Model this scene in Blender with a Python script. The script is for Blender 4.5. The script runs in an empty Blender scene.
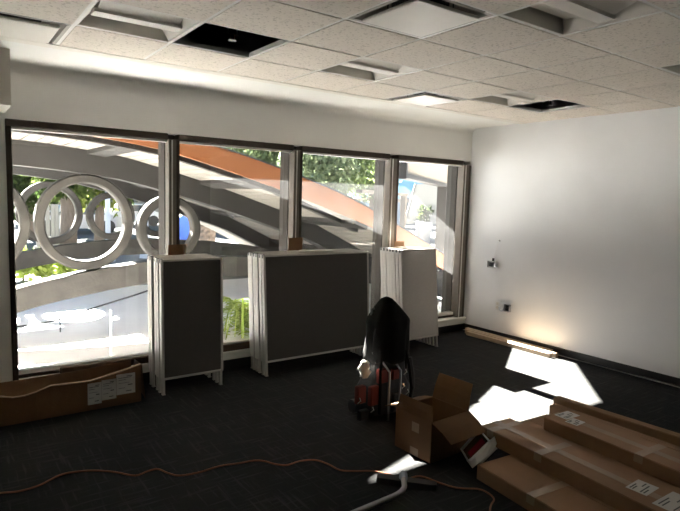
import bpy, math, random
from mathutils import Vector, Matrix, noise
random.seed(7)
SC = bpy.context.scene
COL = SC.collection
PI = math.pi
# ------------------------------------------------------------------ camera
FPX, YAW, PITCH, ROLL = 559.23, .625, -.0998, .0283
CAM = Vector((-.1316, -5.472, 1.841))
F_ = Vector((math.sin(YAW)*math.cos(PITCH), math.cos(YAW)*math.cos(PITCH), math.sin(PITCH)))
R0 = Vector((math.cos(YAW), -math.sin(YAW), 0)); U0 = R0.cross(F_)
R_ = R0*math.cos(ROLL)+U0*math.sin(ROLL); U_ = U0*math.cos(ROLL)-R0*math.sin(ROLL)
cd = bpy.data.cameras.new('camera'); cam = bpy.data.objects.new('camera', cd); COL.objects.link(cam)
cd.sensor_width = 36; cd.lens = FPX/680*36; cd.clip_start = .02; cd.clip_end = 500
M = Matrix((R_, U_, -F_)).transposed().to_4x4(); M.translation = CAM
cam.matrix_world = M; SC.camera = cam
def at(px, py, Y):
    "the point of the plane y = Y seen at this place of the photograph (used to survey the site)"
    d = F_+R_*((px-340)/FPX)-U_*((py-255.5)/FPX)
    return CAM+d*((Y-CAM.y)/d.y)
# ------------------------------------------------------------------ materials
def mat(name, col, rough=.7, var=0., vscale=6., bump=0., bscale=40., metal=0., col2=None, stretch=None, spec=.5):
    m = bpy.data.materials.new(name); m.use_nodes = True
    nt = m.node_tree; b = nt.nodes['Principled BSDF']
    b.inputs['Base Color'].default_value = (*col, 1); b.inputs['Roughness'].default_value = rough
    b.inputs['Metallic'].default_value = metal; b.inputs['Specular IOR Level'].default_value = spec
    tc = nt.nodes.new('ShaderNodeTexCoord'); mp = nt.nodes.new('ShaderNodeMapping')
    nt.links.new(tc.outputs['Object'], mp.inputs[0])
    if stretch: mp.inputs['Scale'].default_value = stretch
    if var or col2:
        n = nt.nodes.new('ShaderNodeTexNoise'); n.inputs['Scale'].default_value = vscale; n.inputs['Detail'].default_value = 5
        nt.links.new(mp.outputs[0], n.inputs[0])
        r = nt.nodes.new('ShaderNodeValToRGB'); r.color_ramp.elements[0].position = .32; r.color_ramp.elements[1].position = .68
        c2 = col2 or tuple(min(1, c*(1+var)) for c in col)
        c1 = col if col2 else tuple(c*(1-var) for c in col)
        r.color_ramp.elements[0].color = (*c1, 1); r.color_ramp.elements[1].color = (*c2, 1)
        nt.links.new(n.outputs['Fac'], r.inputs[0]); nt.links.new(r.outputs[0], b.inputs['Base Color'])
    if bump:
        n2 = nt.nodes.new('ShaderNodeTexNoise'); n2.inputs['Scale'].default_value = bscale; n2.inputs['Detail'].default_value = 4
        nt.links.new(mp.outputs[0], n2.inputs[0])
        bp = nt.nodes.new('ShaderNodeBump'); bp.inputs['Strength'].default_value = bump; bp.inputs['Distance'].default_value = .01
        nt.links.new(n2.outputs['Fac'], bp.inputs['Height']); nt.links.new(bp.outputs[0], b.inputs['Normal'])
    return m
def nodes(m): return m.node_tree.nodes, m.node_tree.links
MT = {}
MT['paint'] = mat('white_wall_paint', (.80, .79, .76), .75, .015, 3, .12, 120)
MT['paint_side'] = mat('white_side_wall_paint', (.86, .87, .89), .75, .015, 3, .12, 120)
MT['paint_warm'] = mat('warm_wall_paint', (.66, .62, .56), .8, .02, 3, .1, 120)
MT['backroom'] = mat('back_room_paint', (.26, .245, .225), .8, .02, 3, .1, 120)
MT['trimwhite'] = mat('white_trim_metal', (.80, .78, .74), .45, .02, 4)
MT['bronze'] = mat('dark_bronze_frame', (.06, .046, .036), .65, .12, 9, .05, 90, spec=.2)
MT['bronze_dark'] = mat('shaded_outer_bronze', (.022, .019, .016), .7, .12, 9, .05, 90, spec=.15)  # outer bronze darkened against strong bounced light; shade put into the colour
MT['bronze_light'] = mat('weathered_bronze_mullion', (.15, .13, .11), .6, .10, 7, .05, 90, spec=.2)
MT['alum'] = mat('aluminium_strip', (.72, .71, .68), .35, .04, 10, metal=.4)
MT['black'] = mat('black_rubber_base', (.012, .012, .012), .45, .1, 8)
MT['plenum'] = mat('void_shade', (.006, .006, .006), .95, .1, 3)  # darkness of the ceiling void put into a near-black colour
MT['light_white'] = mat('fixture_white', (.74, .70, .64), .5, .02, 5)
MT['light_grey'] = mat('fixture_grey', (.42, .39, .35), .5, .03, 5)
MT['lens'] = mat('fixture_lens', (.82, .79, .73), .35, .02, 12)
MT['chrome'] = mat('chrome', (.75, .75, .75), .2, .05, 10, metal=1)
MT['steel'] = mat('steel', (.32, .32, .33), .35, .06, 10, metal=.9)
MT['galv'] = mat('galvanised_box', (.38, .38, .40), .4, .15, 30, metal=.7)
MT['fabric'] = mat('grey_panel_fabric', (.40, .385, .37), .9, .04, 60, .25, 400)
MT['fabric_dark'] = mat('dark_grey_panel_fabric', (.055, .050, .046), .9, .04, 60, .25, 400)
MT['panel_metal'] = mat('panel_frame_white', (.42, .40, .37), .45, .03, 10)
MT['card'] = mat('brown_cardboard', (.155, .078, .032), .85, .10, 5, .15, 60)
MT['rim'] = mat('highlit_torn_cardboard', (.48, .34, .24), .9, .12, 30)  # highlight along the carton rim put into a paler cardboard colour
MT['card2'] = mat('tan_cardboard', (.25, .142, .074), .85, .09, 4, .15, 60)
MT['card_in'] = mat('cardboard_inside', (.15, .075, .032), .9, .08, 5, .1, 60)
MT['tape'] = mat('packing_tape', (.36, .27, .19), .25, .05, 8)
MT['paper'] = mat('white_paper_label', (.50, .49, .46), .7, .03, 20)
MT['ink'] = mat('dark_print', (.07, .07, .07), .7, .1, 30)
MT['redink'] = mat('red_label', (.55, .02, .05), .5, .1, 14)
MT['wood'] = mat('pale_pine', (.46, .34, .23), .65, .10, 5, .1, 60, stretch=(8, 1, 8))
MT['darkwood'] = mat('dark_brown_wood', (.10, .055, .03), .6, .2, 5, .1, 60, stretch=(1, 8, 8))
MT['blackcloth'] = mat('black_cloth', (.006, .006, .006), .95, .15, 20, .3, 150, spec=.15)
MT['blackbag'] = mat('black_nylon', (.010, .010, .011), .7, .2, 25, .2, 200)
MT['red'] = mat('red_nylon', (.12, .012, .008), .75, .15, 18, .2, 160)
MT['rag'] = mat('white_rag', (.72, .70, .68), .9, .06, 20, .4, 60)
MT['cord'] = mat('orange_cord', (.24, .075, .022), .5, .05, 10)
MT['plastic_white'] = mat('white_plastic', (.82, .82, .82), .35, .01, 10)
MT['cable'] = mat('grey_blue_cable', (.45, .5, .58), .5, .03, 10)
MT['rubber'] = mat('dark_grey_plastic', (.03, .03, .032), .4, .1, 10)
MT['plank'] = mat('pale_deck_boards', (.25, .228, .20), .75, .08, 2.5, .1, 40, stretch=(6, .6, 6))
MT['orange'] = mat('orange_fascia_paint', (.33, .115, .034), .55, .05, 2, .05, 40)
MT['roofgrey'] = mat('blue_grey_roofing', (.032, .037, .048), .6, .08, 3, .1, 40)
MT['rib'] = mat('brown_grey_rib', (.018, .0155, .013), .8, .12, 3, .2, 30)
MT['concrete'] = mat('weathered_concrete', (.034, .030, .025), .88, .42, 5, .35, 25)
MT['plaza'] = mat('pale_plaza_concrete', (.70, .70, .715), .85, .06, .8, .1, 20)
MT['paving'] = mat('darkened_plaza', (.10, .10, .102), .9, .1, 1)
MT['street'] = mat('grey_street', (.07, .07, .072), .9, .08, 1)
MT['beige'] = mat('beige_stucco', (.20, .155, .105), .85, .04, 4, .2, 60)
MT['bldwhite'] = mat('white_stucco', (.24, .235, .23), .85, .03, 2)
MT['bldtan'] = mat('tan_stucco', (.22, .18, .15), .85, .05, 2)
MT['bldblue'] = mat('pale_blue_wall', (.16, .22, .30), .8, .05, 2)
MT['winglass'] = mat('dark_window', (.06, .08, .10), .15, .1, 3)
MT['bark'] = mat('grey_bark', (.10, .08, .065), .9, .2, 6, .5, 20, stretch=(3, 3, .6))
MT['palmbark'] = mat('palm_bark', (.17, .13, .10), .9, .2, 9, .4, 30)
MT['car_silver'] = mat('car_paint_silver', (.45, .48, .52), .3, .02, 3, metal=.3)
MT['car_white'] = mat('car_paint_white', (.75, .76, .78), .3, .02, 3)
MT['blue'] = mat('blue_paint', (.02, .11, .60), .5, .05, 5)
MT['polegrey'] = mat('blue_grey_pole', (.36, .42, .52), .5, .05, 5)
def leafmat(name, a, b):
    m = bpy.data.materials.new(name); m.use_nodes = True; N, L = nodes(m)
    N.remove(N['Principled BSDF']); out = N['Material Output']
    d = N.new('ShaderNodeBsdfDiffuse'); t = N.new('ShaderNodeBsdfTranslucent'); mx = N.new('ShaderNodeMixShader'); mx.inputs[0].default_value = .4
    g = N.new('ShaderNodeNewGeometry'); r = N.new('ShaderNodeValToRGB')
    r.color_ramp.elements[0].color = (*a, 1); r.color_ramp.elements[1].color = (*b, 1)
    L.new(g.outputs['Random Per Island'], r.inputs[0])
    for s in (d, t): L.new(r.outputs[0], s.inputs['Color'])
    L.new(d.outputs[0], mx.inputs[1]); L.new(t.outputs[0], mx.inputs[2]); L.new(mx.outputs[0], out.inputs[0])
    return m
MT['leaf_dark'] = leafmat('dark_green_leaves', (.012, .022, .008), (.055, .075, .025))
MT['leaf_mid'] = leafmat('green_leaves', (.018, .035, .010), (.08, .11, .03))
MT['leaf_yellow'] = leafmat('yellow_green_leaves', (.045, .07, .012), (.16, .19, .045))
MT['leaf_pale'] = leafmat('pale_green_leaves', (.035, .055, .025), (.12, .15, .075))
def standin_mat():  # translucent cloth so the added white panel glows when backlit
    m = bpy.data.materials.new('white_standin_cloth'); m.use_nodes = True; N, L = nodes(m)
    N.remove(N['Principled BSDF']); out = N['Material Output']
    d = N.new('ShaderNodeBsdfDiffuse'); t = N.new('ShaderNodeBsdfTranslucent'); mx = N.new('ShaderNodeMixShader'); mx.inputs[0].default_value = .4
    d.inputs[0].default_value = t.inputs[0].default_value = (.22, .22, .215, 1)
    L.new(d.outputs[0], mx.inputs[1]); L.new(t.outputs[0], mx.inputs[2]); L.new(mx.outputs[0], out.inputs[0]); return m
MT['standin_cloth'] = standin_mat()
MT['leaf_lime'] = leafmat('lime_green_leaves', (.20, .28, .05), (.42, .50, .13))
MT['leaf_sunny'] = leafmat('sunlit_green_leaves', (.05, .08, .03), (.20, .25, .09))  # brighter leaf copy, sunlight put into the colour
MT['leaf_haze'] = leafmat('hazy_green_leaves', (.07, .10, .06), (.20, .24, .14))  # pale leaf copy, haze over these trees put into the colour
# acoustic tile: pale with small dark fissures
def tile_mat():
    m = mat('acoustic_tile', (.66, .60, .53), .9); N, L = nodes(m); b = N['Principled BSDF']
    tc = N.new('ShaderNodeTexCoord')
    n = N.new('ShaderNodeTexNoise'); n.inputs['Scale'].default_value = 55; n.inputs['Detail'].default_value = 3; L.new(tc.outputs['Object'], n.inputs[0])
    r = N.new('ShaderNodeValToRGB'); e = r.color_ramp.elements
    e[0].position = .33; e[0].color = (.54, .485, .42, 1); e[1].position = .44; e[1].color = (.76, .695, .62, 1)
    L.new(n.outputs['Fac'], r.inputs[0]); L.new(r.outputs[0], b.inputs['Base Color'])
    bp = N.new('ShaderNodeBump'); bp.inputs['Strength'].default_value = .4; bp.inputs['Distance'].default_value = .004
    L.new(n.outputs['Fac'], bp.inputs['Height']); L.new(bp.outputs[0], b.inputs['Normal'])
    return m
MT['tile'] = tile_mat()
# carpet tiles: near black with short lighter yarn dashes running both ways
def carpet_mat():
    m = mat('dark_carpet_tile', (.03, .03, .03), .95, spec=.2); N, L = nodes(m); b = N['Principled BSDF']
    tc = N.new('ShaderNodeTexCoord')
    fac = []
    for s in ((3.2, 42, 1), (42, 3.2, 1)):
        mp = N.new('ShaderNodeMapping'); mp.inputs['Scale'].default_value = s; L.new(tc.outputs['Object'], mp.inputs[0])
        n = N.new('ShaderNodeTexNoise'); n.inputs['Scale'].default_value = 1; n.inputs['Detail'].default_value = 2; L.new(mp.outputs[0], n.inputs[0])
        r = N.new('ShaderNodeValToRGB'); e = r.color_ramp.elements; e[0].position = .56; e[1].position = .70
        L.new(n.outputs['Fac'], r.inputs[0]); fac.append(r)
    mx = N.new('ShaderNodeMath'); mx.operation = 'MAXIMUM'
    L.new(fac[0].outputs[0], mx.inputs[0]); L.new(fac[1].outputs[0], mx.inputs[1])
    n = N.new('ShaderNodeTexNoise'); n.inputs['Scale'].default_value = 260; L.new(tc.outputs['Object'], n.inputs[0])
    c = N.new('ShaderNodeMix'); c.data_type = 'RGBA'; c.inputs[6].default_value = (.013, .013, .0135, 1); c.inputs[7].default_value = (.030, .030, .030, 1)
    L.new(mx.outputs[0], c.inputs[0]); L.new(c.outputs[2], b.inputs['Base Color'])
    bp = N.new('ShaderNodeBump'); bp.inputs['Strength'].default_value = .4; bp.inputs['Distance'].default_value = .004
    L.new(n.outputs['Fac'], bp.inputs['Height']); L.new(bp.outputs[0], b.inputs['Normal'])
    return m
MT['carpet'] = carpet_mat()
# window glass: clear, mirror-like at grazing angles, slightly dusty
def glass_mat():
    m = bpy.data.materials.new('window_glass'); m.use_nodes = True; N, L = nodes(m)
    N.remove(N['Principled BSDF']); out = N['Material Output']
    t = N.new('ShaderNodeBsdfTransparent'); t.inputs[0].default_value = (.97, .98, .97, 1)
    g = N.new('ShaderNodeBsdfGlossy'); g.inputs['Roughness'].default_value = .01
    fr = N.new('ShaderNodeFresnel')
    ge = N.new('ShaderNodeNewGeometry'); io = N.new('ShaderNodeMath'); io.operation = 'MULTIPLY_ADD'   # same index seen from both faces of the thin sheet
    io.inputs[1].default_value = 1/1.5-1.5; io.inputs[2].default_value = 1.5
    L.new(ge.outputs['Backfacing'], io.inputs[0]); L.new(io.outputs[0], fr.inputs[0])
    m1 = N.new('ShaderNodeMixShader'); L.new(fr.outputs[0], m1.inputs[0]); L.new(t.outputs[0], m1.inputs[1]); L.new(g.outputs[0], m1.inputs[2])
    d = N.new('ShaderNodeBsdfTranslucent'); d.inputs[0].default_value = (.85, .86, .88, 1)
    tc = N.new('ShaderNodeTexCoord')
    n = N.new('ShaderNodeTexNoise'); n.inputs['Scale'].default_value = 2.5; n.inputs['Detail'].default_value = 6; L.new(tc.outputs['Object'], n.inputs[0])
    m3 = N.new('ShaderNodeMath'); m3.operation = 'MULTIPLY'; m3.inputs[1].default_value = .007; L.new(n.outputs['Fac'], m3.inputs[0])
    m2 = N.new('ShaderNodeMixShader'); L.new(m3.outputs[0], m2.inputs[0]); L.new(m1.outputs[0], m2.inputs[1]); L.new(d.outputs[0], m2.inputs[2])
    L.new(m2.outputs[0], out.inputs[0]); return m
MT['glass'] = glass_mat()
# ------------------------------------------------------------------ mesh helpers
class MB:
    def __init__(s): s.v = []; s.f = []
    def add(s, vs, fs):
        o = len(s.v); s.v += [Vector(p) for p in vs]; s.f += [tuple(i+o for i in f) for f in fs]; return s
    def hexa(s, p):      # 8 points: bottom 4 ccw, top 4 ccw
        return s.add(p, [(3, 2, 1, 0), (4, 5, 6, 7), (0, 1, 5, 4), (1, 2, 6, 5), (2, 3, 7, 6), (3, 0, 4, 7)])
    def box(s, x0, x1, y0, y1, z0, z1):
        return s.hexa([(x0, y0, z0), (x1, y0, z0), (x1, y1, z0), (x0, y1, z0), (x0, y0, z1), (x1, y0, z1), (x1, y1, z1), (x0, y1, z1)])
    def cbox(s, x0, x1, y0, y1, z0, z1, c=.004):   # box with chamfered edges
        c = min(c, (x1-x0)*.4, (y1-y0)*.4, (z1-z0)*.4)
        rings = []
        for z, k in ((z0, c), (z0+c, 0), (z1-c, 0), (z1, c)):
            a0, a1, b0, b1 = x0+k, x1-k, y0+k, y1-k
            rings.append([(a0+c, b0, z), (a1-c, b0, z), (a1, b0+c, z), (a1, b1-c, z), (a1-c, b1, z), (a0+c, b1, z), (a0, b1-c, z), (a0, b0+c, z)])
        return s.loft(rings, True, True)
    def loft(s, rings, cap0=False, cap1=False, closed=True):
        n = len(rings[0]); o = []; vs = []
        for r in rings: vs += r
        for i in range(len(rings)-1):
            for j in range(n if closed else n-1):
                a, b = i*n+j, i*n+(j+1) % n
                o.append((a, b, b+n, a+n))
        if cap0: o.append(tuple(range(n-1, -1, -1)))
        if cap1: k = (len(rings)-1)*n; o.append(tuple(range(k, k+n)))
        return s.add(vs, o)
    def prism(s, poly, fn):   # poly: list of 2d; fn(u,v,t) -> 3d, t in 0..1
        return s.loft([[fn(u, v, 0) for u, v in poly], [fn(u, v, 1) for u, v in poly]], True, True)
    def tube(s, pts, r, n=8, cap=True):
        pts = [Vector(p) for p in pts]; rings = []; up = None
        for i, p in enumerate(pts):
            d = (pts[min(i+1, len(pts)-1)]-pts[max(i-1, 0)]).normalized()
            if up is None:
                up = Vector((0, 0, 1)) if abs(d.z) < .9 else Vector((1, 0, 0))
            a = d.cross(up).normalized(); up = a.cross(d).normalized()
            rr = r[i] if isinstance(r, (list, tuple)) else r
            rings.append([p+a*(rr*math.cos(2*PI*j/n))+up*(rr*math.sin(2*PI*j/n)) for j in range(n)])
        return s.loft(rings, cap, cap)
    def slab(s, pts, th, nrm):   # polygon of 3d points thickened along nrm
        nrm = Vector(nrm)*th
        return s.loft([[Vector(p) for p in pts], [Vector(p)+nrm for p in pts]], True, True)
    def leaf(s, p, d, w, l, up=None):
        d = Vector(d).normalized(); a = d.cross(up or Vector((random.uniform(-1, 1), random.uniform(-1, 1), random.uniform(-1, 1)))).normalized()
        p = Vector(p)
        return s.add([p, p+d*l*.5+a*w, p+d*l, p+d*l*.5-a*w], [(0, 1, 2, 3)])
def wloc(o):
    v = Vector((0, 0, 0))
    while o is not None: v += Vector(o.location); o = o.parent
    return v
def obj(name, mb, m, parent=None, local=False, smooth=False, origin=None, fix=True):
    me = bpy.data.meshes.new(name)
    off = Vector((0, 0, 0))
    if parent is not None and not local: off = wloc(parent)
    if origin is not None: off = Vector(origin)
    me.from_pydata([tuple(v-off) for v in mb.v], [], mb.f); me.update()
    if fix:
        import bmesh
        b = bmesh.new(); b.from_mesh(me); bmesh.ops.recalc_face_normals(b, faces=b.faces); b.to_mesh(me); b.free()
    if smooth:
        for p in me.polygons: p.use_smooth = True
    me.materials.append(MT[m])
    o = bpy.data.objects.new(name, me); COL.objects.link(o)
    if parent is not None: o.parent = parent
    if origin is not None: o.location = off
    return o
def tag(o, label, cat, group=None):
    o['label'] = label; o['category'] = cat
    if group: o['group'] = group
    return o
def thing(name, label, cat, loc=(0, 0, 0), group=None):
    o = bpy.data.objects.new(name, None); COL.objects.link(o); o.location = loc; o.empty_display_size = .1
    return tag(o, label, cat, group)
def struct(name, mb=None, m=None, label=None, **k):
    if mb is None:
        o = bpy.data.objects.new(name, None); COL.objects.link(o)
    else: o = obj(name, mb, m, **k)
    o['kind'] = 'structure'
    if label: o['label'] = label
    o['category'] = name.split('_')[0]
    return o
def dup(o, loc=None, parent=None):
    c = o.copy(); COL.objects.link(c); c.parent = parent
    if loc is not None: c.location = loc
    for ch in list(o.children): dup(ch, None, c)
    return c
# ------------------------------------------------------------------ room shell
H = 2.889; XR = 6.074; XL = -3.4; YB = -9.2
TL = .61; Y0 = -.905
struct('floor', MB().box(XL-.2, XR+.2, YB-.2, .25, -.12, 0), 'carpet', 'dark charcoal carpet tile floor with cross-hatched yarn')
wb = MB()
wb.box(XL, XR, 0, .25, 2.432, 3.75)            # header over the windows
wb.box(XL, .35, 0, .25, -.12, 2.432)
wb.box(.35, XR, .0, .25, -.12, .17)
wb.box(6.05, XR, 0, .25, .17, 2.432)
wb.box(.35, 6.074, -.035, .0, .095, .165)      # low white curb under the windows
struct('wall_back', wb, 'paint', 'off-white window wall with a deep plain header over four windows')
struct('wall_right', MB().box(XR, XR+.2, YB, .25, -.12, 3.75), 'paint_side', 'plain white side wall right of the windows')
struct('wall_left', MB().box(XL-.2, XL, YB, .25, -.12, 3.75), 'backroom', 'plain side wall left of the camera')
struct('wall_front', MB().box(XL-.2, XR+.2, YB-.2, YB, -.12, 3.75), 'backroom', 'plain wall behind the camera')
struct('trim_1', MB().box(XL, .35, -.52, 0, 2.475, H+.01), 'paint_warm', 'boxed bulkhead at the top left beside the window wall')
struct('baseboard_right', MB().prism([(0, 0), (-.022, 0), (-.022, .004), (-.010, .014), (-.008, .092), (0, .092)], lambda u, v, t: (XR+u, (-.0 if t == 0 else YB), v)), 'black', 'black rubber baseboard along the right wall')
struct('baseboard_back', MB().box(.35, XR-.01, -.03, 0, 0, .095), 'black', 'black rubber baseboard under the windows')
struct('trim_11', MB().box(XR-.034, XR-.0225, YB, -.03, 0, .007), 'light_grey', 'thin pale edge strip at the foot of the right baseboard')
# ceiling: tegular tiles, open cells where fixtures and missing tiles are
OPEN = {(1, 1): 'light', (4, 1): 'light', (7, 1): 'light', (4, 4): 'light', (7, 4): 'light',
        (2, 1): 'void', (8, 1): 'void', (0, 0): 'air', (3, 3): 'air', (6, 0): 'air'}
ce = MB(); g = .009
bars = list(range(-6, 10)); rows = list(range(0, 14))
for b in bars:
    x0, x1 = max(b*TL, XL), min((b+1)*TL, XR)
    for r in rows:
        if (b, r) in OPEN: continue
        y1, y0 = Y0-r*TL, max(Y0-(r+1)*TL, YB)
        if y1-y0 < .05 or x1-x0 < .05: continue
        e = g
        ce.hexa([(x0+e+.004, y0+e+.004, H-.006), (x1-e-.004, y0+e+.004, H-.006), (x1-e-.004, y1-e-.004, H-.006), (x0+e+.004, y1-e-.004, H-.006),
                 (x0+e, y0+e, H+.015), (x1-e, y0+e, H+.015), (x1-e, y1-e, H+.015), (x0+e, y1-e, H+.015)])
ce.box(9*TL+.56, XR, YB, Y0, H, H+.02)
struct('ceiling', ce, 'tile', 'suspended ceiling of square speckled acoustic tiles')
gr = MB()
for b in bars+[10]:
    x = b*TL
    if XL < x < XR: gr.box(x-.012, x+.012, YB, Y0, H-.002, H+.03)
for r in rows+[14]:
    y = Y0-r*TL
    if y > YB: gr.box(XL, XR, y-.0119, y+.0119, H-.0019, H+.0295)
struct('trim_2', gr, 'trimwhite', 'white metal grid of the suspended ceiling')
struct('trim_3', MB().box(XL, XR, -.905, -.80, H-.008, H+.02), 'light_white', 'flat metal edge band of the ceiling grid by the window wall')
cv = MB()   # drywall strip with a small cove into the header
prof = [(-.80, H), (-.07, H)]+[(-.07+.07*math.sin(a*PI/12), H-.07+.07*math.cos(a*PI/12)) for a in range(1, 7)]+[(0.0, H-.075), (.0, H+.03), (-.8, H+.03)]
cv.prism(prof, lambda u, v, t: (XL if t == 0 else XR, u, v))
struct('trim_4', cv, 'paint', 'smooth plaster strip between the ceiling grid and the window wall')
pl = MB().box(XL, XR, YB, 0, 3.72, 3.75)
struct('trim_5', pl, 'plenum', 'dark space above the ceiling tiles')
# --- ceiling fixtures
def cell(b, r): return (b*TL, (b+1)*TL, Y0-(r+1)*TL, Y0-r*TL)
lights = {(1, 1): 'square recessed ceiling light above the left window, next to an open ceiling cell',
          (4, 1): 'square recessed ceiling light in the middle of the row along the windows',
          (7, 1): 'brightest square recessed ceiling light, beside the open cell near the right wall',
          (4, 4): 'square recessed ceiling light at the top edge, right of the big air diffuser',
          (7, 4): 'square recessed ceiling light cut by the right edge of the photo'}
for (b, r), lab in lights.items():
    x0, x1, y0, y1 = cell(b, r); e = .013; x0 += e; x1 -= e; y0 += e; y1 -= e; yc = (y0+y1)/2
    t = thing('ceiling_light', lab, 'ceiling light', ((x0+x1)/2, yc, H), 'square recessed ceiling lights')
    hs = MB()
    w = .006
    for a in ((x0, x0+w, y0, y1), (x1-w, x1, y0, y1), (x0, x1, y0, y0+w), (x0, x1, y1-w, y1)): hs.box(*a, H-.002, H+.10)
    hs.box(x0, x1, y0, y1, H+.10, H+.108)
    obj('housing', hs, 'light_white', t)
    for sgn in (-1, 1):    # curved lens either side of the ridge bar
        pts = []
        for k in range(7):
            q = k/6; pts.append((yc+sgn*(.055+.185*q), H+.022+.045*math.sin(q*PI*.5)))
        low = [(u, v+.006) for u, v in reversed(pts)]
        obj('lens', MB().prism(pts+low, lambda u, v, q: (x0+.05 if q == 0 else x1-.05, u, v)), 'lens', t)
    obj('ridge_bar', MB().prism([(yc-.05, H+.005), (yc+.05, H+.005), (yc+.062, H+.02), (yc+.02, H+.03), (yc-.02, H+.03), (yc-.062, H+.02)], lambda u, v, q: (x0+.03 if q == 0 else x1-.03, u, v)), 'light_white', t)
    for sx, xa, xb in ((1, x0+.006, x0+.07), (-1, x1-.006, x1-.07)):
        obj('end_plate', MB().slab([(xa, y0+.01, H+.004), (xa, y1-.01, H+.004), (xb, y1-.04, H+.075), (xb, y0+.04, H+.075)], .004, (0, 0, 1)), 'light_white', t)
airs = {(3, 3): 'large square plaque air diffuser hanging from the ceiling at the top centre',
        (0, 0): 'square plaque air diffuser in the ceiling corner at the top left by the bulkhead',
        (6, 0): 'pale square plaque air diffuser in the ceiling above the right hand window'}
for (b, r), lab in airs.items():
    x0, x1, y0, y1 = cell(b, r); e = .013; x0 += e; x1 -= e; y0 += e; y1 -= e; xc = (x0+x1)/2; yc = (y0+y1)/2
    t = thing('air_diffuser', lab, 'air vent', (xc, yc, H), 'square plaque air diffusers')
    rc = MB()
    def sq(h, z): return [(xc-h, yc-h, z), (xc+h, yc-h, z), (xc+h, yc+h, z), (xc-h, yc+h, z)]
    rc.loft([sq(.2919, H-.004), sq(.27, H-.004), sq(.17, H+.10), sq(.17, H+.115), sq(.2919, H+.115)], False, False)
    obj('recess', rc, 'light_grey', t)
    obj('neck', MB().tube([(xc, yc, H+.06), (xc, yc, H+.18)], .165, 20), 'plenum', t)
    zp = H-.018
    obj('plaque', MB().cbox(xc-.235, xc+.235, yc-.235, yc+.235, zp-.006, zp+.012, .006), 'light_white', t)
    for sx in (-1, 1):
        for sy in (-1, 1):
            obj('hanger', MB().tube([(xc+sx*.13, yc+sy*.13, zp+.01), (xc+sx*.13, yc+sy*.13, H+.125)], .004, 6), 'rubber', t)
for (b, r), lab in (((2, 1), 'small metal drop hanging in the open ceiling cell beside the left ceiling light'), ((8, 1), 'small metal drop hanging in the open ceiling cell near the right wall')):
    x0, x1, y0, y1 = cell(b, r); xc = (x0+x1)/2+.02; yc = (y0+y1)/2
    vb = MB()
    t = thing('sprinkler_drop', lab, 'sprinkler', (xc, yc, H+.1), 'metal drops in the open ceiling cells')
    obj('pipe', MB().tube([(xc, yc, H+.16), (xc, yc, 3.72)], .012, 8), 'rubber', t)
    cl = MB().tube([(xc-.03, yc, H+.16), (xc-.035, yc, H+.05), (xc+.035, yc, H+.05), (xc+.03, yc, H+.16), (xc-.03, yc, H+.16)], .006, 6)
    obj('bracket', cl, 'chrome', t)
    obj('head', MB().tube([(xc, yc, H+.055), (xc, yc, H+.02), (xc, yc, H+.01)], [.012, .018, .03], 10), 'chrome', t)
# ------------------------------------------------------------------ windows
ZT, ZB = 2.432, .168
bays = [(.35, 1.715), (1.82, 3.135), (3.24, 4.555), (4.69, 5.915)]
labs = ['wide window on the left, concrete rings outside', 'window behind the gap between the left and middle panel stacks', 'window above the middle panel stack', 'window nearest the right wall']
for i, (xa, xb) in enumerate(bays):
    w = struct('window_%d' % (i+1), None, None, labs[i]); w.location = ((xa+xb)/2, 0, ZB)
    fr = MB()
    fr.cbox(xa, xb, -.012, .14, 2.372, ZT, .006)
    if i == 0: fr.cbox(xa, xa+.045, -.012, .14, ZB, 2.372, .006)
    fr.cbox(xa, xb, .055, .14, ZB, .222, .006)
    obj('frame', fr, 'bronze', w)
    hd = MB().box(xa+(.045 if i == 0 else 0), xb, .03, .075, 2.352, 2.372)
    obj('head_strip', hd, 'alum', w)
    st = MB().cbox(xa+(.045 if i == 0 else 0), xb, .05, .13, .222, .262, .005)
    obj('bottom_rail', st, 'alum', w)
    obj('pane', MB().box(xa+(.04 if i == 0 else -.004), xb+.004, .098, .104, .24, 2.37), 'glass', w, local=False)
    gl = w.children[-1]; gl.data.transform(Matrix.Translation(Vector(((xa+xb)/2, 0, ZB)))); gl.location = Vector((-(xa+xb)/2, 0, -ZB))
for i, (xa, xb) in enumerate([(1.715, 1.82), (3.135, 3.24), (4.555, 4.69), (5.915, 6.05)]):
    mu = MB()
    mu.cbox(xa, xb, -.02, .085, ZB, 2.38, .005)
    mu.cbox(xa+.015, xb-.015, .085, .115, ZB, 2.39, .003)
    mm = struct('trim_%d' % (6+i), mu, 'bronze_light', 'bronze upright between the windows' if i < 3 else 'bronze upright where the windows meet the right wall', origin=(xa, 0, ZB))
    obj('outer_fin', MB().cbox(xa, xb, .115, .30, ZB-.1, 2.432, .005), 'bronze_dark', mm)
    ss = MB().box(xa+.028, xa+.040, -.026, -.018, ZB, 2.372)
    obj('bright_bead', ss, 'alum', mm)
    ss = MB().box(xb-.03, xb+.002, -.024, -.016, ZB, 2.372)
    obj('dark_edge', ss, 'bronze', mm)
struct('trim_10', MB().cbox(.35, XR, -.06, .055, .160, .192, .006), 'trimwhite', 'pale metal ledge below the windows')
wd = obj('wood_board', MB().cbox(.72, 2.95, -.05, -.012, .192, .262, .004), 'darkwood', origin=(1.8, -.03, .192))
tag(wd, 'long dark brown board lying on the sill behind the open carton', 'board')
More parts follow.
